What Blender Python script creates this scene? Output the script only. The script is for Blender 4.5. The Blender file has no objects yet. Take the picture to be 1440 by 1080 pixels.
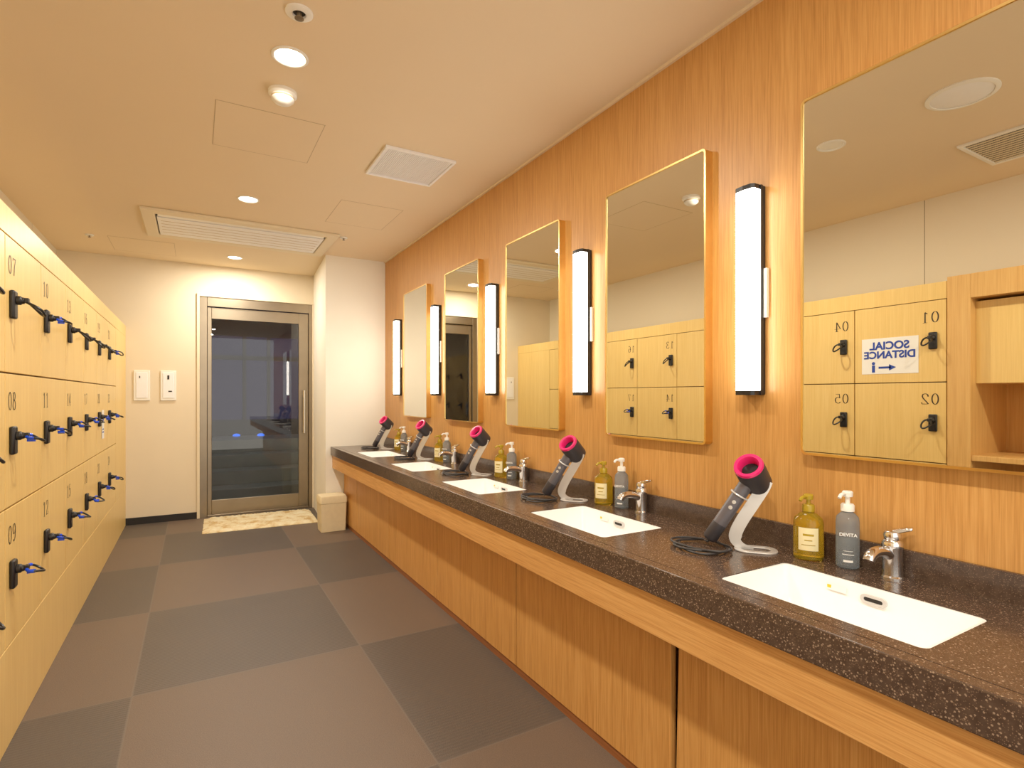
import bpy, bmesh, math, random
from mathutils import Vector, Matrix
COL=bpy.context.scene.collection
pi=math.pi
# ---------------------------------------------------------------- materials
def lin(c):
    r=[]
    for v in c:
        v=v/255.0
        r.append(v/12.92 if v<=0.04045 else ((v+0.055)/1.055)**2.4)
    return (r[0],r[1],r[2],1.0)
class NT:
    def __init__(s,name):
        s.m=bpy.data.materials.new(name); s.m.use_nodes=True
        s.t=s.m.node_tree; s.b=s.t.nodes.get('Principled BSDF'); s.L=s.t.links
    def n(s,typ,**kw):
        nd=s.t.nodes.new(typ)
        for k,v in kw.items():
            if isinstance(k,str) and hasattr(nd,k): setattr(nd,k,v)
        return nd
    def link(s,a,b): s.L.new(a,b)
    def pos(s,scale=(1,1,1)):
        g=s.n('ShaderNodeNewGeometry'); mp=s.n('ShaderNodeMapping'); mp.inputs['Scale'].default_value=scale
        s.link(g.outputs['Position'],mp.inputs['Vector']); return mp.outputs['Vector']
    def noise(s,vec,scale,detail=3,rough=.5):
        n=s.n('ShaderNodeTexNoise'); n.inputs['Scale'].default_value=scale; n.inputs['Detail'].default_value=detail
        n.inputs['Roughness'].default_value=rough; s.link(vec,n.inputs['Vector']); return n.outputs['Fac']
    def ramp(s,fac,stops):
        r=s.n('ShaderNodeValToRGB'); el=r.color_ramp.elements
        while len(el)<len(stops): el.new(.5)
        for e,(p,c) in zip(el,stops): e.position=p; e.color=c
        s.link(fac,r.inputs['Fac']); return r.outputs['Color']
    def math(s,op,a,b=None):
        m=s.n('ShaderNodeMath'); m.operation=op
        for i,v in enumerate((a,b)):
            if v is None: continue
            if isinstance(v,(int,float)): m.inputs[i].default_value=v
            else: s.link(v,m.inputs[i])
        return m.outputs[0]
    def mix(s,fac,a,b):
        m=s.n('ShaderNodeMix'); m.data_type='RGBA'
        if isinstance(fac,(int,float)): m.inputs[0].default_value=fac
        else: s.link(fac,m.inputs[0])
        for i,v in ((6,a),(7,b)):
            if isinstance(v,tuple): m.inputs[i].default_value=v
            else: s.link(v,m.inputs[i])
        return m.outputs[2]
    def bump(s,h,strength,dist=.002):
        b=s.n('ShaderNodeBump'); b.inputs['Strength'].default_value=strength; b.inputs['Distance'].default_value=dist
        s.link(h,b.inputs['Height']); s.link(b.outputs[0],s.b.inputs['Normal'])
    def set(s,**kw):
        mp={'rough':'Roughness','metal':'Metallic','trans':'Transmission Weight','ior':'IOR','spec':'Specular IOR Level','coat':'Coat Weight'}
        for k,v in kw.items(): s.b.inputs[mp[k]].default_value=v
        return s
    def color(s,c):
        if isinstance(c,tuple): s.b.inputs['Base Color'].default_value=c
        else: s.link(c,s.b.inputs['Base Color'])
        return s
def plain(name,c,rough=.5,metal=0,var=.04,nscale=30,**kw):
    t=NT(name); a=lin(c); b=tuple([x*(1-var*2) for x in a[:3]]+[1])
    f=t.noise(t.pos(),nscale); t.color(t.ramp(f,[(.3,b),(.7,a)])); t.set(rough=rough,metal=metal,**kw); return t.m
def emis(name,c,st,base=(240,240,240)):
    t=NT(name); t.color(lin(base)); t.b.inputs['Emission Color'].default_value=lin(c); t.b.inputs['Emission Strength'].default_value=st
    t.b.inputs['Roughness'].default_value=.4; return t.m
def wood(name,dark,mid,light,axis='z',rough=.4,fine=110):
    t=NT(name)
    sc=(1,1,.025) if axis=='z' else (1,.025,1)
    v=t.pos(sc)
    f1=t.noise(v,fine,5,.65); f2=t.noise(v,fine*.1,2,.5); f3=t.noise(v,fine*3,2,.5)
    f=t.math('ADD',t.math('ADD',t.math('MULTIPLY',f1,.45),t.math('MULTIPLY',f2,.15)),t.math('MULTIPLY',f3,.40))
    col=t.ramp(f,[(.38,lin(dark)),(.5,lin(mid)),(.62,lin(light))])
    t.color(col); t.set(rough=rough); t.bump(f1,.06,.001); return t.m
M={}
M['wallwood']=wood('oak_veneer_wall',(182,129,66),(199,146,80),(209,158,92))
M['vanwood']=wood('oak_veneer_cabinet',(190,134,68),(208,153,83),(218,166,98))
M['railwood']=wood('oak_veneer_rail',(194,138,76),(213,159,93),(224,174,108),axis='y')
M['locker']=wood('locker_laminate',(226,190,116),(233,198,124),(238,206,134),rough=.35,fine=60)
M['lockerside']=wood('locker_carcass',(150,118,62),(165,132,72),(175,140,80),rough=.5,fine=60)
M['shelfwood']=wood('shelf_laminate',(206,160,92),(218,172,104),(226,182,114),rough=.4,fine=60)
M['kick']=wood('kick_wood',(130,78,40),(146,90,48),(156,98,56),axis='y')
M['ceil']=plain('ceiling_paint',(231,212,182),.8,var=.01,nscale=2)
M['seam']=plain('ceiling_seam',(186,164,130),.7,var=.01,nscale=2)
M['white']=plain('white_plastic',(238,236,230),.4,var=.01)
M['whitemat']=plain('white_column_paint',(241,236,224),.7,var=.015,nscale=4)
M['farwall']=plain('cream_wall_paint',(228,214,188),.7,var=.015,nscale=4)
M['fixture']=plain('fixture_beige',(228,214,186),.5,var=.01)
M['grille']=plain('grille_white',(240,240,243),.5,var=.01)
M['dark']=plain('dark_gap',(40,36,32),.7)
M['black']=plain('black_plastic',(26,26,30),.35)
M['blue']=plain('blue_band',(20,76,225),.35)
M['gold']=plain('brushed_gold',(236,204,132),.28,metal=1,var=.03)
M['steel']=plain('brushed_steel',(158,145,126),.32,metal=1,var=.05,nscale=8)
M['chrome']=plain('chrome',(225,225,228),.08,metal=1,var=.01)
M['silver']=plain('satin_silver',(214,213,212),.32,metal=.4,var=.02)
M['porc']=plain('white_porcelain',(250,250,250),.12,var=.005)
M['drgrey']=plain('dryer_grey',(100,98,106),.35,metal=.2,var=.03)
M['drdark']=plain('dryer_dark_grey',(62,60,66),.4,metal=.2,var=.03)
M['pink']=plain('magenta_ring',(222,36,112),.3,var=.03)
M['cord']=plain('cord_black',(50,48,50),.5)
M['ink']=plain('number_ink',(60,46,32),.5)
M['inkblue']=plain('sign_blue_ink',(34,70,170),.5)
M['paper']=plain('white_paper',(244,244,242),.4,var=.01)
M['cream']=plain('cream_label',(238,226,180),.5,var=.02)
M['bin']=plain('cream_plastic',(230,214,176),.6,var=.03)
M['goldpump']=plain('olive_gold_plastic',(176,150,40),.25,var=.05)
M['yellow']=plain('yellow_sticker',(240,200,40),.5)
M['base']=plain('black_baseboard',(28,24,24),.5)
def glassy(name,c,rough,tr,ior=1.4):
    t=NT(name); f=t.noise(t.pos(),8); a=lin(c); t.color(t.ramp(f,[(.2,a),(.8,tuple([x*.96 for x in a[:3]]+[1]))])); t.set(rough=rough,trans=tr,ior=ior); return t.m
M['amber']=glassy('amber_liquid_plastic',(250,214,60),.06,.8)
M['smoke']=glassy('smoky_clear_plastic',(188,198,206),.04,.75,1.3)
M['doorglass']=glassy('door_glass',(205,207,212),.0,1.0,1.5)
t=NT('mirror_silver'); f=t.noise(t.pos(),.7); t.color(t.ramp(f,[(.2,lin((228,227,216))),(.8,lin((231,230,220)))])); t.set(rough=.0,metal=1); M['mirror']=t.m
M['lamp']=emis('lamp_diffuser',(255,247,230),13.0)
M['down']=emis('downlight_lens',(255,244,225),9.0)
t=NT('speckled_dark_stone'); v=t.pos()
vo=t.n('ShaderNodeTexVoronoi'); vo.inputs['Scale'].default_value=210; t.link(v,vo.inputs['Vector'])
sep=t.n('ShaderNodeSeparateColor'); t.link(vo.outputs['Color'],sep.inputs[0])
m1=t.math('MULTIPLY',t.math('LESS_THAN',vo.outputs['Distance'],.36),t.math('GREATER_THAN',sep.outputs[0],.8))
vo2=t.n('ShaderNodeTexVoronoi'); vo2.inputs['Scale'].default_value=420; t.link(v,vo2.inputs['Vector'])
sep2=t.n('ShaderNodeSeparateColor'); t.link(vo2.outputs['Color'],sep2.inputs[0])
m2=t.math('MULTIPLY',t.math('LESS_THAN',vo2.outputs['Distance'],.4),t.math('GREATER_THAN',sep2.outputs[1],.7))
basec=t.ramp(t.noise(v,60),[(.3,lin((68,53,45))),(.7,lin((86,69,58)))])
c1=t.mix(m2,basec,lin((120,99,82))); c2=t.mix(m1,c1,lin((150,129,110)))
t.color(c2); t.set(rough=.2); M['stone']=t.m
# floor tiles (two carpet tones, checker laid)
t=NT('woven_floor_tiles'); g=t.n('ShaderNodeNewGeometry'); sx=t.n('ShaderNodeSeparateXYZ'); t.link(g.outputs['Position'],sx.inputs[0])
X,Y=sx.outputs[0],sx.outputs[1]
ux=t.math('DIVIDE',t.math('ADD',X,.22+9.2),.92); uy=t.math('ADD',Y,10-.70)
par=t.math('MODULO',t.math('ADD',t.math('FLOOR',ux),t.math('FLOOR',uy)),2.0)
fx=t.math('FRACT',ux); fy=t.math('FRACT',uy)
ex=t.math('GREATER_THAN',t.math('ABSOLUTE',t.math('SUBTRACT',fx,.5)),.496); ey=t.math('GREATER_THAN',t.math('ABSOLUTE',t.math('SUBTRACT',fy,.5)),.4965)
seam=t.math('MAXIMUM',ex,ey)
rib=t.math('ABSOLUTE',t.math('SUBTRACT',t.math('FRACT',t.math('MULTIPLY',Y,60)),.5))
rib2=t.math('MULTIPLY',rib,t.math('SUBTRACT',1.0,par))
nz=t.noise(t.pos(),260,3); nz2=t.noise(t.pos(),2.5,3)
br=t.ramp(nz,[(.3,lin((91,77,66))),(.7,lin((112,95,82)))])
dk=t.ramp(nz,[(.3,lin((74,66,60))),(.7,lin((94,85,77)))])
dk2=t.mix(t.math('MULTIPLY',rib,.7),dk,lin((58,52,48)))
col=t.mix(par,dk2,br); col=t.mix(t.math('MULTIPLY',nz2,.14),col,lin((126,104,84)))
col=t.mix(t.math('MULTIPLY',seam,.45),col,lin((114,105,97)))
t.color(col); t.set(rough=.5); t.bump(t.math('ADD',t.math('MULTIPLY',rib2,1.5),nz),.35,.002); M['floor']=t.m
t=NT('cream_panel_wall'); g=t.n('ShaderNodeNewGeometry'); sx=t.n('ShaderNodeSeparateXYZ'); t.link(g.outputs['Position'],sx.inputs[0])
fr=t.math('FRACT',t.math('DIVIDE',t.math('ADD',sx.outputs[1],9.1*2-1.806+.91),1.82))
sm=t.math('LESS_THAN',t.math('ABSOLUTE',t.math('SUBTRACT',fr,.5)),.0014)
t.color(t.mix(sm,lin((228,219,200)),lin((150,142,122)))); t.set(rough=.7); M['panelwall']=t.m
t=NT('fluffy_mat'); v=t.pos(); n1=t.noise(v,9,4,.6); t.color(t.ramp(n1,[(.36,lin((206,170,112))),(.48,lin((232,214,172))),(.62,lin((242,232,202)))])); t.set(rough=.95); t.bump(t.noise(v,220,3),.8,.01); M['mat']=t.m
M['night']=emis('night_window',(56,58,112),.28,(30,30,46))
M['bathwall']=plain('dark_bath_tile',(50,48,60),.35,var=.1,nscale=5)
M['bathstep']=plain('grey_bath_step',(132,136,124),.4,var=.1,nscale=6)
M['bluelight']=emis('blue_light',(40,120,255),1.3,(40,80,200))

# ---------------------------------------------------------------- geometry helpers
def box(bm,x0,x1,y0,y1,z0,z1):
    v=[bm.verts.new(p) for p in ((x0,y0,z0),(x1,y0,z0),(x1,y1,z0),(x0,y1,z0),(x0,y0,z1),(x1,y0,z1),(x1,y1,z1),(x0,y1,z1))]
    for f in ((0,3,2,1),(4,5,6,7),(0,1,5,4),(1,2,6,5),(2,3,7,6),(3,0,4,7)): bm.faces.new([v[i] for i in f])
def loft(bm,rings,cap0=True,cap1=True,closed=False):
    rv=[[bm.verts.new(p) for p in r] for r in rings]; n=len(rv[0])
    m=len(rv)
    for i in range(m if closed else m-1):
        a,b=rv[i],rv[(i+1)%m]
        for j in range(n): bm.faces.new((a[j],a[(j+1)%n],b[(j+1)%n],b[j]))
    if not closed:
        if cap0: bm.faces.new(rv[0][::-1])
        if cap1: bm.faces.new(rv[-1])
def frame_of(d):
    d=Vector(d).normalized(); a=Vector((0,0,1)) if abs(d.z)<.9 else Vector((1,0,0))
    u=d.cross(a).normalized(); w=d.cross(u).normalized(); return d,u,w
def lathe(bm,prof,c=(0,0,0),axis=(0,0,1),seg=28,cap0=True,cap1=True):
    d,u,w=frame_of(axis); c=Vector(c)
    loft(bm,[[c+d*z+(u*math.cos(2*pi*k/seg)+w*math.sin(2*pi*k/seg))*max(r,1e-4) for k in range(seg)] for r,z in prof],cap0,cap1)
def cyl(bm,p0,p1,r0,r1=None,seg=20):
    p0=Vector(p0);p1=Vector(p1); lathe(bm,[(r0,0),(r1 if r1 is not None else r0,(p1-p0).length)],p0,p1-p0,seg)
def tube(bm,pts,r,seg=8,closed=False):
    pts=[Vector(p) for p in pts]; n=len(pts); rings=[]; pu=None
    for i,p in enumerate(pts):
        if closed: d=pts[(i+1)%n]-pts[i-1]
        else: d=pts[min(i+1,n-1)]-pts[max(i-1,0)]
        d.normalize()
        if pu is None: _,u,_w=frame_of(d)
        else:
            u=(pu-d*pu.dot(d)).normalized()
        w=d.cross(u); pu=u
        rings.append([p+(u*math.cos(2*pi*k/seg)+w*math.sin(2*pi*k/seg))*r for k in range(seg)])
    loft(bm,rings,closed=closed)
def smoothpath(pts,n=8):
    P=[Vector(p) for p in pts]; out=[]
    for i in range(len(P)-1):
        p0=P[max(i-1,0)];p1=P[i];p2=P[i+1];p3=P[min(i+2,len(P)-1)]
        for k in range(n):
            t=k/n; out.append(.5*((2*p1)+(p2-p0)*t+(2*p0-5*p1+4*p2-p3)*t*t+(3*p1-p0-3*p2+p3)*t**3))
    out.append(P[-1]); return out
def rrect(hx,hy,r,n=5):
    pts=[]
    for cx,cy,a0 in ((hx-r,hy-r,0),(-hx+r,hy-r,pi/2),(-hx+r,-hy+r,pi),(hx-r,-hy+r,3*pi/2)):
        for k in range(n+1):
            a=a0+pi/2*k/n; pts.append((cx+r*math.cos(a),cy+r*math.sin(a)))
    return pts
def mk(name,bm,mat,parent=None,loc=(0,0,0),bevel=0,smooth=True,label=None,kind=None,cat=None,group=None,seg=2):
    bmesh.ops.recalc_face_normals(bm,faces=bm.faces[:])
    me=bpy.data.meshes.new(name); bm.to_mesh(me); bm.free()
    if smooth:
        for p in me.polygons: p.use_smooth=True
        me.set_sharp_from_angle(angle=math.radians(38))
    ob=bpy.data.objects.new(name,me); COL.objects.link(ob); ob.location=loc
    me.materials.append(M[mat] if isinstance(mat,str) else mat)
    if bevel:
        b=ob.modifiers.new('bevel','BEVEL'); b.width=bevel; b.segments=seg; b.limit_method='ANGLE'; b.angle_limit=math.radians(40)
    if parent: ob.parent=parent
    tag(ob,label,kind,cat,group); return ob
def tag(ob,label=None,kind=None,cat=None,group=None):
    if label: ob['label']=label
    if kind: ob['kind']=kind
    if cat: ob['category']=cat
    if group: ob['group']=group
def thing(name,loc,label,cat,group=None,kind=None):
    e=bpy.data.objects.new(name,None); e.empty_display_size=.05; COL.objects.link(e); e.location=loc
    tag(e,label,kind,cat,group); return e
def copytree(root,loc):
    r=root.copy(); COL.objects.link(r); r.location=loc
    def rec(a,b):
        for ch in a.children:
            c=ch.copy(); COL.objects.link(c); c.parent=b; rec(ch,c)
    rec(root,r); return r
def B(name,x0,x1,y0,y1,z0,z1,mat,parent=None,loc=(0,0,0),**kw):
    bm=bmesh.new(); box(bm,x0,x1,y0,y1,z0,z1); return mk(name,bm,mat,parent,loc,smooth=False,**kw)
def textmesh(body,size,mat,name,parent,origin,rx,ry,bold=0.0,sx=1.0):
    cu=bpy.data.curves.new(name,'FONT'); cu.body=body; cu.size=size; cu.extrude=.0004; cu.offset=bold; cu.align_x='CENTER'; cu.align_y='CENTER'
    o=bpy.data.objects.new(name,cu); COL.objects.link(o); bpy.context.view_layer.update()
    me=bpy.data.meshes.new_from_object(o.evaluated_get(bpy.context.evaluated_depsgraph_get())); bpy.data.objects.remove(o)
    rx=Vector(rx).normalized(); ry=Vector(ry).normalized(); rz=rx.cross(ry)
    for v in me.vertices: v.co=Vector(origin)+rx*v.co.x*sx+ry*v.co.y+rz*v.co.z
    me.materials.clear(); me.materials.append(M[mat])
    ob=bpy.data.objects.new(name,me); COL.objects.link(ob); ob.parent=parent; return ob

H=2.533; CT=.746; W=1.62; LX=-.5616; YF=6.303; YC=5.29
# ---------------------------------------------------------------- room shell
B('floor',-1.2,1.75,-1.4,YF+.12,-.1,0,'floor',kind='structure')
B('ceiling',-1.2,1.75,-1.4,YF+.12,H,H+.1,'ceil',kind='structure')
B('wall_right',W,W+.12,-1.4,YC,0,H,'wallwood',kind='structure')
B('wall_left',-1.19,-1.07,-1.4,YF+.12,0,H,'panelwall',kind='structure')
bm=bmesh.new(); box(bm,-1.07,.03,YF,YF+.12,0,H); box(bm,.03,1.135,YF,YF+.12,2.225,H); box(bm,1.135,1.74,YF,YF+.12,0,H)
mk('wall_far',bm,'farwall',smooth=False,kind='structure')
bm=bmesh.new(); loft(bm,[[(1.056,YC,z),(W+.1,YC,z),(W+.1,YF,z),(1.13,YF,z)] for z in (0,H)])
mk('wall_column',bm,'whitemat',smooth=False,kind='structure')
B('baseboard_far',-.5616,.02,YF-.012,YF,0,.065,'base',kind='structure')
B('trim_1',W-.012,W,-1.4,YC,H-.012,H,'ceil',kind='structure')
# ---------------------------------------------------------------- door
door=thing('door_1',(.58,YF,0),None,None,kind='structure')
bm=bmesh.new(); y0=-.02;y1=.08
box(bm,-.56,-.535,y0,y1,0,2.245); box(bm,.535,.548,y0,y1,0,2.245); box(bm,-.535,.535,y0,y1,2.215,2.245)
mk('door_casing',bm,'fixture',door,smooth=False,bevel=.002)
bm=bmesh.new(); box(bm,-.535,-.47,-.005,.07,0,2.215); box(bm,.50,.535,-.005,.07,0,2.215); box(bm,-.47,.50,-.005,.07,2.12,2.215); box(bm,-.47,.50,0,.07,0,.02)
mk('door_frame',bm,'steel',door,smooth=False,bevel=.003)
bm=bmesh.new(); box(bm,-.468,-.43,.02,.055,.02,2.115); box(bm,.40,.498,.02,.055,.02,2.115); box(bm,-.43,.40,.02,.055,2.0,2.115); box(bm,-.43,.40,.02,.055,.02,.165)
mk('door_leaf',bm,'steel',door,smooth=False,bevel=.003)
B('door_glass',-.43,.40,.034,.042,.165,2.0,'doorglass',door)
bm=bmesh.new(); cyl(bm,(.445,-.045,.82),(.445,-.045,1.28),.011); cyl(bm,(.445,-.045,.87),(.445,.02,.87),.008); cyl(bm,(.445,-.045,1.23),(.445,.02,1.23),.008)
mk('door_handle',bm,'chrome',door)
# bath room beyond the door
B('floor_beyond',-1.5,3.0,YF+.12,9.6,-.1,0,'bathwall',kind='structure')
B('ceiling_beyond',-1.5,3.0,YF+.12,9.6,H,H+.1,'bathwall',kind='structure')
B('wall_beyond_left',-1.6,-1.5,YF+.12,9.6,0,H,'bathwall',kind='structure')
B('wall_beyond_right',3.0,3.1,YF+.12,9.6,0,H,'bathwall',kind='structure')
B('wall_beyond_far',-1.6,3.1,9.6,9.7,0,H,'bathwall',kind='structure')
wn=thing('window_1',(1.0,9.6,1.0),None,None,kind='structure')
B('window_pane',-.9,1.5,-.03,-.005,-.15,1.15,'night',wn)
bm=bmesh.new()
for x in (-.93,-.35,.0,.7,1.5): box(bm,x,x+.05,-.06,-.03,-.2,1.2)
box(bm,-.93,1.54,-.06,-.03,1.15,1.2); box(bm,-.93,1.54,-.06,-.03,-.2,-.15); box(bm,-.93,1.54,-.06,-.03,.78,.85)
mk('window_frame',bm,'bathwall',wn,smooth=False)
st=thing('bath_steps',(1.0,7.6,0),'grey tiled steps of the bath behind the glass door','steps')
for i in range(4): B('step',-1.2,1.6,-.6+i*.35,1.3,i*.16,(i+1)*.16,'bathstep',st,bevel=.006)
for k,(x,y,z) in enumerate(((.52,8.8,.64),(.83,8.7,.64))):
    bm=bmesh.new(); lathe(bm,[(.0,0),(.045,.004),(.05,.02),(.03,.035),(.0,.04)],(0,0,0),(0,0,1),16)
    p=thing('bath_light',(x,y,z),'small blue glowing lamp by the bath steps','lamp',group='blue bath lamps')
    mk('lamp_shade',bm,'bluelight',p)
# ---------------------------------------------------------------- lockers
DG={'0':None,'1':[[(.3,.98),(.3,.02)],[(.3,.97),(.13,.82)],[(.14,.015),(.46,.015)]],
'2':[[(.08,.72),(.10,.88),(.2,.97),(.32,.98),(.45,.92),(.5,.76),(.44,.58),(.3,.38),(.16,.2),(.06,.04)],[(.06,.04),(.52,.04),(.55,.18)]],
'3':[[(.1,.80),(.16,.94),(.28,.98),(.42,.93),(.47,.77),(.41,.6),(.22,.53)],[(.22,.53),(.42,.47),(.51,.3),(.46,.1),(.28,.01),(.13,.05),(.06,.2)]],
'4':[[(.38,.98),(.04,.28),(.58,.28)],[(.38,.98),(.38,.02)],[(.24,.015),(.52,.015)]],
'5':[[(.48,.96),(.14,.96),(.1,.54),(.2,.62),(.34,.63),(.47,.52),(.51,.33),(.45,.1),(.27,.01),(.12,.05),(.06,.17)]],
'6':[[(.46,.86),(.36,.97),(.24,.95),(.12,.78),(.07,.5),(.08,.25),(.16,.07),(.29,.01),(.43,.08),(.5,.28),(.44,.5),(.3,.58),(.16,.52),(.09,.38)]],
'7':[[(.06,.83),(.07,.96),(.54,.96),(.36,.55),(.26,.02)]],'8':None,'9':None}
def ell(cx,cy,rx,ry,n=22): return [(cx+rx*math.sin(2*pi*k/n),cy+ry*math.cos(2*pi*k/n)) for k in range(n+1)]
DG['0']=[ell(.3,.5,.22,.485)]; DG['8']=[ell(.3,.76,.17,.22),ell(.3,.27,.22,.26)]
DG['9']=[[(.58-x,.99-y) for x,y in DG['6'][0]]]
def digits(bm,s,h,x0,y0,z0):
    for i,ch in enumerate(s):
        for line in DG[ch]:
            pts=[Vector((p[0],p[1])) for p in line]; cl=(pts[0]-pts[-1]).length<1e-6
            L=[];R=[]
            for k,p in enumerate(pts):
                if cl: d=(pts[(k+1)%(len(pts)-1)]-pts[(k-1)%(len(pts)-1)])
                else: d=pts[min(k+1,len(pts)-1)]-pts[max(k-1,0)]
                d.normalize(); w=.018+.032*abs(d.y); nrm=Vector((-d.y,d.x))*w
                L.append(p+nrm);R.append(p-nrm)
            def vv(q): return bm.verts.new((x0,y0+(q.x*1.12+i*.80)*h,z0+q.y*h))
            Lv=[vv(q) for q in L];Rv=[vv(q) for q in R]
            for k in range(len(pts)-1): bm.faces.new((Lv[k],Lv[k+1],Rv[k+1],Rv[k]))
PY=.509; L0=1.478
zr=[(.345,.829),(.829,1.30),(1.30,1.7795)]   # rows bottom-up
bm=bmesh.new(); box(bm,0,.016,-.024,.020,-.052,.048); tlock=mk('lock',bm,'black',bevel=.006)
bm=bmesh.new()
lathe(bm,[(.016,0),(.016,.012),(.012,.015),(.011,.022),(.0,.024)],(.016,-.002,.014),(1,0,0),18)
box(bm,.038,.050,-.010,.010,.006,.024); tknob=mk('lock_knob',bm,'black',bevel=.0015)
def loopband(rx,ry,droop,a0=0,a1=2*pi,n=26):
    pts=[]
    for k in range(n+1):
        a=a0+(a1-a0)*k/n
        pts.append((.042+rx*(1-math.cos(a)), .006+ry*math.sin(a), .014-droop*(1-math.cos(a))*.5+.004*math.sin(2*a)))
    return pts
bm=bmesh.new(); tube(bm,loopband(.024,.028,.020)[:-1],.0042,8,closed=True); tband=mk('key_wristband',bm,'black')
bm=bmesh.new(); tube(bm,loopband(.0245,.029,.019,-1.6,.9,16),.0056,8); box(bm,.044,.066,-.004,.012,-.008,.002); tstrap=mk('key_strap',bm,'blue')
bm=bmesh.new(); tube(bm,loopband(.026,.024,.045)[:-1],.0048,8,closed=True); tband2=mk('key_wristband',bm,'black')
templates=[tlock,tknob,tband,tstrap,tband2]
random.seed(11)
for c in range(8):
    for r in range(3):
        zb,zt=zr[2-r]; h=zt-zb; num=c*3+r+1; y0=L0+c*PY
        lk=thing('locker',(LX,y0,zb),'pale yellow wood locker number %02d with black lock'%num,'locker',group='numbered yellow changing room lockers')
        if num==1: lk['label']='pale yellow wood locker 01 with a taped paper sign'
        B('body',-.48,-.0195,.001,PY-.001,.001,h-.001,'lockerside',lk)
        d=B('door',-.018,0,.003,PY-.003,.003,h-.003,'locker',lk,bevel=.0015)
        b2=bmesh.new(); digits(b2,'%02d'%num,.064,.0008,.036,h-.130); mk('number',b2,'ink',d,smooth=False)
        dark=(r==0 and c in (2,4,5,6)) or c<2
        use=[tlock,tknob]+([tband2] if dark else [tband,tstrap])
        tilt=random.uniform(-.35,.3)
        for tmpl in use:
            o=tmpl.copy(); COL.objects.link(o); o.parent=d; o.location=(.0,.068,h-.235)
            if tmpl in (tband,tstrap,tband2):
                o.rotation_euler=(tilt,0,0)
for o in templates: bpy.data.objects.remove(o)
YE=L0+8*PY
lk=thing('locker_filler',(LX,YE,.345),'plain pale yellow end panel beside the lockers','panel')
B('panel',-.48,0,.002,YF-YE-.002,0,1.7795-.345,'locker',lk,bevel=.0015)
B('locker_cornice',-.488,0,0,YF-L0-.002,0,1.88-1.7805,'locker',None,(LX,L0,1.7805),bevel=.0015,label='long pale yellow wood cornice along the locker tops',cat='cornice')
B('locker_plinth',-.488,0,0,YF-L0-.002,0,.344,'locker',None,(LX,L0,0),bevel=.0015,label='pale yellow wood plinth under the lockers',cat='plinth')
# sign on locker 01
sg=thing('paper_sign',(LX+.001,1.78,1.47),'white laminated sign reading SOCIAL DISTANCE in blue','sign')
B('paper',0,.001,-.16,.16,-.112,.112,'paper',sg)
textmesh('SOCIAL',.066,'inkblue','sign_text',sg,(.002,0,.062),(0,1,0),(0,0,1),bold=.0022)
textmesh('DISTANCE',.062,'inkblue','sign_text',sg,(.002,0,.005),(0,1,0),(0,0,1),bold=.0022)
bm=bmesh.new()
box(bm,.0012,.0018,-.01,.06,-.079,-.066)
v=[bm.verts.new(p) for p in ((.0018,-.04,-.0725),(.0018,.0,-.053),(.0018,.0,-.092))]; bm.faces.new(v)
lathe(bm,[(.010,0),(.010,.0006)],(.0012,.09,-.045),(1,0,0),14); box(bm,.0012,.0018,.081,.099,-.102,-.057)
mk('sign_symbol',bm,'inkblue',sg,smooth=False)
sg=thing('paper_tag',(LX+.002,4.80,1.02),'small white notice hanging on a locker door','notice')
B('paper',0,.001,-.05,.05,-.10,.10,'paper',sg)
bm=bmesh.new(); box(bm,.0012,.0018,-.03,.03,.02,.06); box(bm,.0012,.0018,-.03,.03,-.06,-.05); box(bm,.0012,.0018,-.03,.03,-.04,-.03)
mk('printed_block',bm,'inkblue',sg,smooth=False)
# open shelf unit
su=thing('open_shelf_unit',(LX,.35,0),'open yellow wood shelf unit with a desk board','shelf unit')
D2=1.478-.35-.003
B('side_panel',-.49,.006,D2-.11,D2,0,1.90,'shelfwood',su,bevel=.002)
B('side_panel',-.49,.006,0,.11,0,1.90,'shelfwood',su,bevel=.002)
B('top_panel',-.49,.006,.11,D2-.11,1.765,1.90,'shelfwood',su,bevel=.002)
B('back_panel',-.49,-.47,.11,D2-.11,0,1.765,'shelfwood',su)
B('cupboard',-.47,-.06,.11,D2-.11,1.29,1.75,'locker',su,bevel=.002)
B('desk_board',-.47,.0,.11,D2-.11,.86,.89,'shelfwood',su,bevel=.002)
# ---------------------------------------------------------------- vanity
sinkY=[.735,1.672,2.60,3.52,4.44]; SX=1.322
bm=bmesh.new(); box(bm,1.14,1.607,-1.3,YC-.001,CT-.03,CT); slab=mk('slab',bm,'stone',smooth=False)
bm2=bmesh.new()
for y in sinkY:
    loft(bm2,[[(SX+a,y+b,z) for a,b in rrect(.14,.235,.018)] for z in (CT-.1,CT+.1)])
cut=mk('cut',bm2,'stone',smooth=False)
mo=slab.modifiers.new('b','BOOLEAN'); mo.object=cut; mo.operation='DIFFERENCE'; mo.solver='EXACT'
bpy.context.view_layer.update()
nm=bpy.data.meshes.new_from_object(slab.evaluated_get(bpy.context.evaluated_depsgraph_get()))
slab.modifiers.clear(); slab.data=nm; bpy.data.objects.remove(cut)
ct=thing('countertop',(0,0,0),'long dark brown speckled stone washbasin countertop','countertop')
slab.parent=ct
B('front_edge',1.10,1.14,-1.3,YC-.001,CT-.078,CT,'stone',ct,bevel=.003)
B('backsplash',1.607,W-.0005,-1.3,YC-.001,CT-.03,CT+.072,'stone',ct,bevel=.002)
rl=thing('vanity_rail',(1.115,0,.548),'horizontal oak rail under the stone countertop edge','rail')
bm=bmesh.new(); loft(bm,[[(0,y,0),(.128,y,0),(.128,y,.018),(.02,y,.018),(.02,y,.119),(0,y,.119)] for y in (-1.3,YC-.001)])
mk('rail_board',bm,'railwood',rl,smooth=False,bevel=.002)
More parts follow.
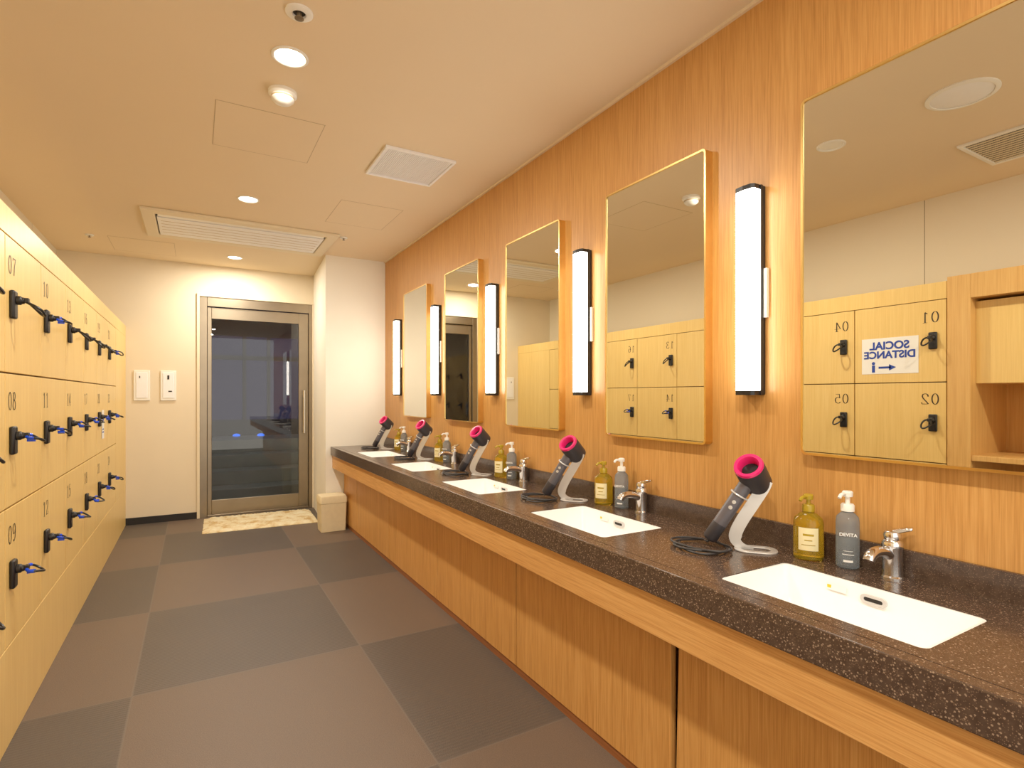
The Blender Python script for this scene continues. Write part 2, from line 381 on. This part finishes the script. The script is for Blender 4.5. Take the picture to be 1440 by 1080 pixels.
edges=[.26,1.17,2.08,2.99,3.90,4.81,YC-.002]
for i in range(len(edges)-1):
    a,b=edges[i],edges[i+1]
    vc=thing('vanity_cabinet',(1.223,a,0),'oak veneer access panel of the washbasin cabinet','cabinet',group='oak cabinet panels under the countertop')
    gap=.028 if i==0 else .004
    bm=bmesh.new()
    loft(bm,[[(x,.004,.035),(x,b-a-.004-(.010 if i==0 else 0),.035),(x,b-a-gap,.546),(x,.004,.546)] for x in (0,.02)])
    mk('front_panel',bm,'vanwood',vc,smooth=False,bevel=.001)
    B('toe_kick',.004,.03,0,b-a,0,.035,'kick',vc)
    B('gap_shade',.03,.05,b-a-.05,b-a-.001,.036,.54,'dark',vc)  # dark strip behind the panel joint, shade of the gap put in as colour
# sinks
def mksink():
    s=thing('sink',(SX,sinkY[0],CT),'white rectangular undermounted ceramic sink','sink',group='row of white ceramic sinks')
    bm=bmesh.new()
    def ring(hx,hy,z,r): return [(a,b,z) for a,b in rrect(hx,hy,r)]
    R=[ring(.1,.19,-.142,.03),ring(.122,.216,-.135,.03),ring(.1385,.2335,-.06,.018),ring(.1385,.2335,-.002,.018),
       ring(.133,.228,-.002,.016),ring(.131,.226,-.012,.016),ring(.122,.214,-.085,.022),ring(.108,.198,-.112,.03),ring(.06,.12,-.122,.03),ring(.02,.02,-.126,.008)]
    loft(bm,R); mk('basin',bm,'porc',s)
    bm=bmesh.new(); loft(bm,[[(x,a-.01,b-.030) for a,b in rrect(.022,.005,.0048)] for x in (.1235,.1275)])
    mk('overflow_slot',bm,'dark',s)
    bm=bmesh.new(); o=rrect(.030,.011,.0105); i_=rrect(.022,.005,.0048)
    loft(bm,[[(.1215,a-.01,b-.030) for a,b in o],[(.128,a-.01,b-.030) for a,b in o],[(.128,a-.01,b-.030) for a,b in i_],[(.1215,a-.01,b-.030) for a,b in i_]],closed=True)
    mk('overflow_ring',bm,'silver',s)
    bm=bmesh.new(); lathe(bm,[(.022,-.1255),(.022,-.122),(.016,-.120),(.0,-.120)]); mk('drain',bm,'chrome',s)
    return s
s0=mksink()
st_=B('sticker',.1245,.1255,.055,.105,-.034,-.018,'paper',s0)
for v in st_.data.vertices: v.co.x+= (v.co.z+.027)*.15
B('sticker',.124,.1253,.094,.104,-.030,-.022,'yellow',s0,label='yellow sticker')
for y in sinkY[1:]:
    copytree(s0,(SX,y,CT))
# faucet
def mkfaucet(loc):
    s=thing('faucet',loc,'chrome single lever faucet standing behind the sink','faucet',group='chrome faucets along the counter')
    bm=bmesh.new(); lathe(bm,[(.027,0),(.027,.004),(.0235,.008),(.0225,.075),(.0245,.08),(.0245,.092),(.019,.1),(.0,.101)]); mk('body',bm,'chrome',s)
    bm=bmesh.new(); pts=smoothpath([(-.005,0,.056),(-.04,0,.072),(-.08,0,.078),(-.105,0,.072),(-.113,0,.060)],6)
    tube(bm,pts,.0135,14); mk('spout',bm,'chrome',s)
    bm=bmesh.new(); lathe(bm,[(.019,.1),(.021,.112),(.017,.122),(0,.124)])
    R=[]
    for t,(wd,th,z) in ((0,(.013,.007,.118)),(.3,(.012,.006,.124)),(.7,(.012,.005,.130)),(1,(.009,.004,.133))):
        L=.044*t
        R.append([(L*.35-a*.94,-L*.94-a*.35,z+b) for a,b in ((-wd,-th),(wd,-th),(wd,th),(-wd,th))])
    loft(bm,R); mk('lever',bm,'chrome',s,bevel=.002)
    return s
FY=[.745+.93*k for k in range(5)]
f0=mkfaucet((1.578,FY[0],CT))
for y in FY[1:]: copytree(f0,(1.578,y,CT))
cd=Vector((-.85,-.52,0)).normalized()
def patch(bm,r,z0,z1,ang,a0,seg=12):
    A=math.atan2(cd.y,cd.x)
    vs=[[bm.verts.new((r*math.cos(A+a0+ang*(k/seg-.5)),r*math.sin(A+a0+ang*(k/seg-.5)),z)) for k in range(seg+1)] for z in (z0,z1)]
    for k in range(seg): bm.faces.new((vs[0][k],vs[0][k+1],vs[1][k+1],vs[1][k]))
def pump(s,z,mat,hh=.03):
    bm=bmesh.new(); lathe(bm,[(.017,z),(.017,z+.016),(.014,z+.02),(.0,z+.02)]); mk('collar',bm,mat,s)
    bm=bmesh.new(); lathe(bm,[(.006,z+.019),(.006,z+.019+hh),(.013,z+.02+hh),(.0135,z+.032+hh),(.011,z+.035+hh),(0,z+.035+hh)],seg=18)
    tube(bm,smoothpath([(0,0,z+.027+hh),(-.028,.0,z+.028+hh),(-.04,0,z+.019+hh)],5),.0048,8); mk('pump_head',bm,mat,s)
def mkamber(loc):
    s=thing('soap_bottle',loc,'amber hand soap pump bottle with cream label','bottle',group='amber soap bottles')
    bm=bmesh.new(); lathe(bm,[(.034,0),(.040,.004),(.040,.105),(.037,.118),(.024,.130),(.0165,.134),(.0165,.14),(0,.14)],seg=32); mk('bottle_body',bm,'amber',s)
    bm=bmesh.new(); patch(bm,.0406,.03,.095,1.35,0); mk('bottle_label',bm,'cream',s)
    bm=bmesh.new(); patch(bm,.0409,.072,.078,.7,0); patch(bm,.0409,.058,.061,.5,0); patch(bm,.0409,.045,.047,.9,0); mk('printed_mark',bm,'goldpump',s)
    pump(s,.138,'goldpump',.014); return s
def mkclear(loc):
    s=thing('lotion_bottle',loc,'slim smoky clear lotion bottle with white pump','bottle',group='clear lotion pump bottles')
    bm=bmesh.new(); lathe(bm,[(.025,0),(.029,.004),(.029,.125),(.027,.14),(.018,.15),(.014,.153),(.014,.158),(0,.158)],seg=28); mk('bottle_body',bm,'smoke',s)
    A=cd; rx=Vector((0,0,1)).cross(A)
    textmesh('DEVITA',.0125,'paper','printed_text',s,A*.0298+Vector((0,0,.095)),rx,(0,0,1),bold=.0002)
    bm=bmesh.new(); patch(bm,.0293,.02,.026,.8,0); patch(bm,.0293,.04,.042,1.0,0); patch(bm,.0293,.05,.051,.8,0); mk('printed_mark',bm,'paper',s)
    pump(s,.156,'white',.02); return s
for mkf,x,y in ((mkamber,1.556,.958),(mkclear,1.566,.852)):
    a=mkf((x,y,CT))
    for k in range(1,5): copytree(a,(x,y+.93*k,CT))
# dryers and stands
U=Vector((-.65,.76,0)); Wv=Vector((.76,.65,0))
def P3(s,w,z): return U*s+Wv*w+Vector((0,0,z))
def mkstand(loc):
    s=thing('dryer_stand',loc,'satin silver plate stand holding a hair dryer','stand',group='hair dryer stands on the counter')
    bm=bmesh.new(); o=rrect(.062,.042,.038,8); i_=rrect(.042,.022,.020,8)
    loft(bm,[[P3(a-.016,b,0) for a,b in o],[P3(a-.016,b,.005) for a,b in o],[P3(a-.016,b,.005) for a,b in i_],[P3(a-.016,b,0) for a,b in i_]],closed=True)
    mk('base',bm,'silver',s,bevel=.0015)
    bm=bmesh.new(); path=smoothpath([(-.046,.215,0),(-.036,.190,0),(-.006,.138,0),(.022,.090,0),(.040,.050,0),(.040,.024,0),(.020,.008,0),(-.010,.0045,0)],6)
    R=[]; n_=len(path)
    for k,p in enumerate(path):
        d=(path[min(k+1,n_-1)]-path[max(k-1,0)]).normalized()
        hw=.0185 if k<n_*.62 else .0185-(k/n_-.62)/.38*.0145
        n=Vector((-d.y,d.x,0))*hw
        q1=p+n; q2=p-n
        q1.y=max(q1.y,.001); q2.y=max(q2.y,.001)
        R.append([P3(q1.x,.0,q1.y),P3(q1.x,.005,q1.y),P3(q2.x,.005,q2.y),P3(q2.x,.0,q2.y)])
    loft(bm,R); mk('arm',bm,'silver',s)
    hc=P3(-.008,0,.232); hb=P3(.118,0,.024); hd=(hb-hc).normalized()
    _,u,w=frame_of(hd); c=hc+hd*.075
    bm=bmesh.new(); tube(bm,[c+(u*math.cos(2*pi*k/24)+w*math.sin(2*pi*k/24))*.0252 for k in range(24)],.003,8,closed=True); mk('holder_ring',bm,'silver',s)
    return s
def mkdryer(loc):
    s=thing('hair_dryer',loc,'grey hair dryer with magenta ring resting on its stand','hair dryer',group='grey hair dryers on the counter')
    hc=P3(-.008,0,.232); hb=P3(.118,0,.024); hd=(hb-hc).normalized()
    r=Vector((-.62,-.25,.74)); r=(r-hd*r.dot(hd)*.3).normalized()
    k_=1.14
    bm=bmesh.new(); lathe(bm,[(.024*k_,-.052),(.034*k_,-.052),(.0385*k_,-.046),(.039*k_,.030),(.0375*k_,.042)],hc,r,32,False,False)
    mk('barrel',bm,'drdark',s)
    bm=bmesh.new(); lathe(bm,[(.0375*k_,.040),(.0388*k_,.044),(.0365*k_,.051),(.028*k_,.050),(.0235*k_,.040),(.0225*k_,.018)],hc,r,32,False,False); mk('air_ring',bm,'pink',s)
    bm=bmesh.new(); lathe(bm,[(.0230*k_,.022),(.0225*k_,-.02),(.024*k_,-.052)],hc,r,28,True,False); mk('inner_duct',bm,'black',s)
    bm=bmesh.new(); L=(hb-hc).length
    lathe(bm,[(.0215,.030),(.0215,L-.06)],hc,hd,24); mk('handle',bm,'drgrey',s)
    bm=bmesh.new(); lathe(bm,[(.0222,L-.06),(.0226,L-.006),(.018,L),(.006,L+.004)],hc,hd,24); mk('filter_cap',bm,'drdark',s)
    fr=Vector((-.8,-.57,.13)); fr=(fr-hd*fr.dot(hd)).normalized()
    for q in (.10,.12):
        bm=bmesh.new(); lathe(bm,[(.006,0),(.006,.003),(0,.0035)],hc+hd*q+fr*.0205,fr,12); mk('button',bm,'silver',s)
    end=hb+hd*.004
    pts=[end,end+hd*.008+Vector((0,0,.002))]
    cc=Vector((-.118,.085,.006)); a0=math.atan2(end.y-cc.y,end.x-cc.x)
    for k in range(1,46):
        a=a0+k*2*pi/16; rr=.082+.012*math.sin(k*.9)+.006*math.cos(k*.37)
        z=max(.0045,.010-.001*k)+(.004*(k//16))+.002*abs(math.sin(k*.7))
        pts.append(cc+Vector((math.cos(a)*rr*.8,math.sin(a)*rr*1.05,0))+Vector((0,0,z-.006)))
    bm=bmesh.new(); tube(bm,smoothpath(pts,3),.0036,8); mk('power_cord',bm,'cord',s)
    return s
DY=1.097
a=mkstand((1.480,DY,CT)); b=mkdryer((1.480,DY,CT))
for k in range(1,5):
    copytree(a,(1.480,DY+.93*k,CT)); copytree(b,(1.480,DY+.93*k,CT))
# ---------------------------------------------------------------- mirrors
def mkmirror(loc):
    s=thing('wall_mirror',loc,'tall rectangular mirror with thin gold frame','mirror',group='gold framed mirrors on the wood wall')
    hy,hz=.277,.5325
    o=rrect(hy,hz,.016,6); i_=rrect(hy-.007,hz-.007,.011,6)
    bm=bmesh.new(); loft(bm,[[(0,a,b) for a,b in o],[(-.037,a,b) for a,b in o],[(-.037,a,b) for a,b in i_],[(0,a,b) for a,b in i_]],closed=True)
    mk('frame',bm,'gold',s)
    i2=rrect(hy-.0072,hz-.0072,.011,6)
    bm=bmesh.new(); loft(bm,[[(x,a,b) for a,b in i2] for x in (-.034,-.004)]); mk('mirror_glass',bm,'mirror',s,smooth=False)
    return s
m0=mkmirror((W,.999-.277,1.5765))
for k in range(1,5): copytree(m0,(W,.999-.277+.9098*k,1.5765))
# lamps
def mklamp(loc):
    s=thing('wall_lamp',loc,'vertical white light bar with black housing between mirrors','wall lamp',group='vertical light bars')
    bm=bmesh.new(); loft(bm,[[(x,a,b) for a,b in rrect(.040,.343,.006)] for x in (0,-.014)]); mk('housing',bm,'black',s,bevel=.002)
    for sg in (-1,1):
        bm=bmesh.new(); box(bm,-.024,-.014,min(sg*.037,sg*.040),max(sg*.037,sg*.040),-.343,.343); mk('side_rail',bm,'black',s,smooth=False)
    prof=[(-.0145,-.0365),(-.050,-.0365),(-.059,-.028),(-.062,0),(-.059,.028),(-.050,.0365),(-.0145,.0365)]
    bm=bmesh.new(); loft(bm,[[(x,y,z) for x,y in prof] for z in (-.328,.328)]); mk('diffuser',bm,'lamp',s)
    for z0,z1 in ((-.343,-.3285),(.3285,.343)):
        bm=bmesh.new(); loft(bm,[[(x*1.02,y,z) for x,y in prof] for z in (z0,z1)]); mk('end_cap',bm,'black',s,smooth=False)
    B('mounting_bracket',-.012,0,-.052,-.0405,-.09,.07,'white',s,label='white mounting bracket')
    return s
l0=mklamp((W,1.182,1.566))
for k in range(1,5): copytree(l0,(W,1.182+.9098*k,1.566))
# switch plates far wall
for x,v in ((-.435,0),(-.22,1)):
    s=thing('switch_plate',(x,YF,1.32),'white wall control panel on cream wall','switch',group='white wall control panels')
    B('plate',-.065,.065,-.012,0,-.145,.145,'white',s,bevel=.004)
    B('button_panel',-.045,.045,-.016,-.012,-.12,.125,'grille',s,bevel=.002)
    if v: B('indicator',-.008,.008,-.018,-.016,.06,.10,'dark',s); B('indicator',.0,.03,-.018,-.016,-.06,-.05,'dark',s)
    else: B('indicator',-.02,-.012,-.018,-.016,.07,.09,'dark',s)
# ---------------------------------------------------------------- ceiling fixtures
POW=19
def downlight(x,y,r=.068,on=True):
    s=thing('downlight',(x,y,H),'round recessed ceiling downlight with white trim','ceiling light',group='ceiling downlights')
    bm=bmesh.new(); lathe(bm,[(r,0),(r,-.004),(r-.004,-.007),(r-.010,-.006),(r-.014,-.001)],seg=36,cap0=False,cap1=False); mk('trim_ring',bm,'white',s)
    bm=bmesh.new(); lathe(bm,[(r-.012,-.0008),(r-.02,-.003),(0,-.0035)],seg=36); mk('lens',bm,'down' if on else 'white',s)
    if on:
        L=bpy.data.lights.new('downlight_lamp','AREA'); L.shape='DISK'; L.size=.12; L.energy=POW; L.color=(1,.92,.78)
        o=bpy.data.objects.new('downlight_lamp',L); COL.objects.link(o); o.location=(0,0,-.012); o.parent=s
    else: s['label']='round white ceiling disc that is not lit'
for x,y,on in ((.32,2.27,1),(.31,4.05,1),(.33,5.82,1),(.284,1.655,0),(.3,.45,1),(.3,-.6,1)): downlight(x,y,on=bool(on))  # last two are out of view, added to light the camera end
s=thing('smoke_detector',(.33,2.55,H),'white round ceiling smoke detector','smoke detector')
bm=bmesh.new(); lathe(bm,[(.058,0),(.058,-.014),(.052,-.018),(.046,-.02),(.046,-.036),(.034,-.047),(.02,-.054),(0,-.056)],seg=32); mk('housing',bm,'white',s)
bm=bmesh.new(); lathe(bm,[(.0472,-.024),(.0472,-.030)],seg=32); mk('vent_band',bm,'seam',s)
for x,y,r in ((.31,1.99,.045),(-.74,5.59,.03),(1.07,4.64,.03)):
    s=thing('sprinkler',(x,y,H),'small round ceiling sprinkler head','sprinkler',group='ceiling sprinklers')
    bm=bmesh.new(); lathe(bm,[(r,0),(r,-.006),(r*.8,-.010),(r*.5,-.010),(r*.45,-.002)],seg=28,cap0=False,cap1=False); mk('escutcheon',bm,'white',s)
    bm=bmesh.new(); lathe(bm,[(r*.46,-.001),(r*.46,-.003)],seg=20); mk('recess',bm,'dark',s)
    bm=bmesh.new(); lathe(bm,[(r*.2,-.002),(r*.15,-.02),(r*.34,-.021),(r*.34,-.024),(0,-.025)],seg=16); mk('nozzle',bm,'steel',s)
s=thing('ceiling_speaker',(.28,1.09,H),'large round white ceiling speaker disc','speaker')
bm=bmesh.new(); lathe(bm,[(.13,0),(.13,-.005),(.122,-.009),(.112,-.009),(.110,-.005)],seg=48,cap0=False,cap1=False); mk('rim',bm,'white',s)
bm=bmesh.new(); lathe(bm,[(.111,-.004),(.10,-.008),(0,-.009)],seg=48); mk('grille',bm,'grille',s)
s=thing('ceiling_vent',(1.065,3.01,H),'square white ceiling vent grille','vent')
def ringbox(bm,hx,hy,w,z0,z1):
    o=[(-hx,-hy),(hx,-hy),(hx,hy),(-hx,hy)]; i_=[(-hx+w,-hy+w),(hx-w,-hy+w),(hx-w,hy-w),(-hx+w,hy-w)]
    loft(bm,[[(a,b,z0) for a,b in o],[(a,b,z1) for a,b in o],[(a,b,z1) for a,b in i_],[(a,b,z0) for a,b in i_]],closed=True)
bm=bmesh.new(); ringbox(bm,.20,.20,.014,0,-.016); mk('frame',bm,'grille',s,smooth=False,bevel=.002)
bm=bmesh.new()
for k in range(37): x=-.178+k*.0099; box(bm,x-.0032,x+.0032,-.184,.184,-.009,-.004)
mk('grille_slats',bm,'grille',s,smooth=False)
B('backing',-.185,.185,-.185,.185,-.003,-.0005,'grille',s)
s=thing('ceiling_vent',(-.515,1.13,H),'ceiling exhaust vent with dark slots','vent')
bm=bmesh.new(); ringbox(bm,.22,.20,.02,0,-.012); mk('frame',bm,'white',s,smooth=False,bevel=.002)
bm=bmesh.new()
for k in range(13): x=-.19+k*.0317; box(bm,x-.0075,x+.0075,-.18,.18,-.006,-.003)
mk('grille_slats',bm,'fixture',s,smooth=False)
B('backing',-.2,.2,-.18,.18,-.0025,-.0005,'dark',s)
# AC cassette
s=thing('air_conditioner',(.345,4.93,H),'rectangular ceiling cassette air conditioner','air conditioner')
bm=bmesh.new(); ringbox(bm,.675,.375,.085,0,-.022); mk('frame',bm,'fixture',s,smooth=False,bevel=.006)
B('backing',-.588,.588,-.288,.288,-.006,-.001,'dark',s)
B('intake_panel',-.582,.582,-.215,.280,-.022,-.008,'grille',s,bevel=.004)
bm=bmesh.new(); box(bm,-.575,.575,-.280,-.228,-.018,-.010); mk('air_flap',bm,'white',s,smooth=False,bevel=.003)
bm=bmesh.new()
for k in range(1,6): box(bm,-.56,.56,-.215+k*.08-.0015,-.215+k*.08+.0015,-.0235,-.0215)
mk('intake_slots',bm,'seam',s,smooth=False)
for x0,x1,y0,y1 in ((.08,.55,2.76,3.26),(.85,1.28,3.75,4.28),(-.62,-.15,5.55,6.05)):
    s=thing('access_hatch',((x0+x1)/2,(y0+y1)/2,H),'flush square access hatch in the ceiling','hatch',group='ceiling access hatches')
    hx=(x1-x0)/2;hy=(y1-y0)/2
    bm=bmesh.new(); ringbox(bm,hx,hy,.0025,0,-.001); mk('frame',bm,'seam',s,smooth=False)
    B('panel',-hx+.003,hx-.003,-hy+.003,hy-.003,-.0009,-.0002,'ceil',s)
# ---------------------------------------------------------------- mat & bin
bm=bmesh.new()
nx,ny=70,46; random.seed(3)
vs={}
for i in range(nx+1):
    for j in range(ny+1):
        x=i/nx-.5;y=j/ny-.5; e=min(1,(0.5-abs(x))*18)*min(1,(0.5-abs(y))*14)
        vs[i,j]=bm.verts.new((x*.98+random.uniform(-.004,.004),y*.66+random.uniform(-.004,.004),.004+e*(.018+random.uniform(-.006,.006))))
for i in range(nx):
    for j in range(ny): bm.faces.new((vs[i,j],vs[i+1,j],vs[i+1,j+1],vs[i,j+1]))
ring=[vs[i,0] for i in range(nx+1)]+[vs[nx,j] for j in range(1,ny+1)]+[vs[i,ny] for i in range(nx-1,-1,-1)]+[vs[0,j] for j in range(ny-1,0,-1)]
low=[bm.verts.new((v.co.x,v.co.y,0)) for v in ring]
for k in range(len(ring)): bm.faces.new((ring[k],low[k],low[(k+1)%len(ring)],ring[(k+1)%len(ring)]))
bm.faces.new(low)
mt=mk('bath_mat',bm,'mat',None,(.56,5.87,0),label='fluffy cream bath mat on the floor before the door',cat='mat')
mt.rotation_euler=(0,0,math.radians(-2))
s=thing('waste_bin',(1.085,5.17,0),'cream plastic waste bin beside the white column','bin')
bm=bmesh.new(); loft(bm,[[(a,b,z) for a,b in rrect(hx,hy,.015)] for hx,hy,z in ((.108,.09,0),(.115,.098,.255))]); mk('bin_body',bm,'bin',s,bevel=.003)
bm=bmesh.new(); loft(bm,[[(a,b,z) for a,b in rrect(hx,hy,.015)] for hx,hy,z in ((.118,.10,.256),(.118,.10,.30),(.110,.093,.318),(.09,.08,.322))]); mk('bin_lid',bm,'bin',s)
# ---------------------------------------------------------------- light, world, camera
w=bpy.data.worlds.new('W'); bpy.context.scene.world=w; w.use_nodes=True
bg=w.node_tree.nodes['Background']; bg.inputs[0].default_value=(1,.92,.79,1); bg.inputs[1].default_value=1.7
L=bpy.data.lights.new('bath_fill_light','AREA'); L.size=1.0; L.energy=6; L.color=(.85,.88,1)
o=bpy.data.objects.new('bath_fill',L); COL.objects.link(o); o.location=(.8,7.6,2.45)  # unseen area light, added to lift the steps behind the glass
cam=bpy.data.cameras.new('Camera'); co=bpy.data.objects.new('Camera',cam); COL.objects.link(co)
co.location=(0,0,1.22); co.rotation_euler=(pi/2,0,-.5241); cam.sensor_width=36; cam.lens=36*772.36/1440; cam.shift_y=16.77/1440; cam.clip_start=.02
bpy.context.scene.camera=co
vs_=bpy.context.scene.view_settings; vs_.view_transform='Standard'; vs_.look='None'; vs_.exposure=.15; vs_.gamma=1.05
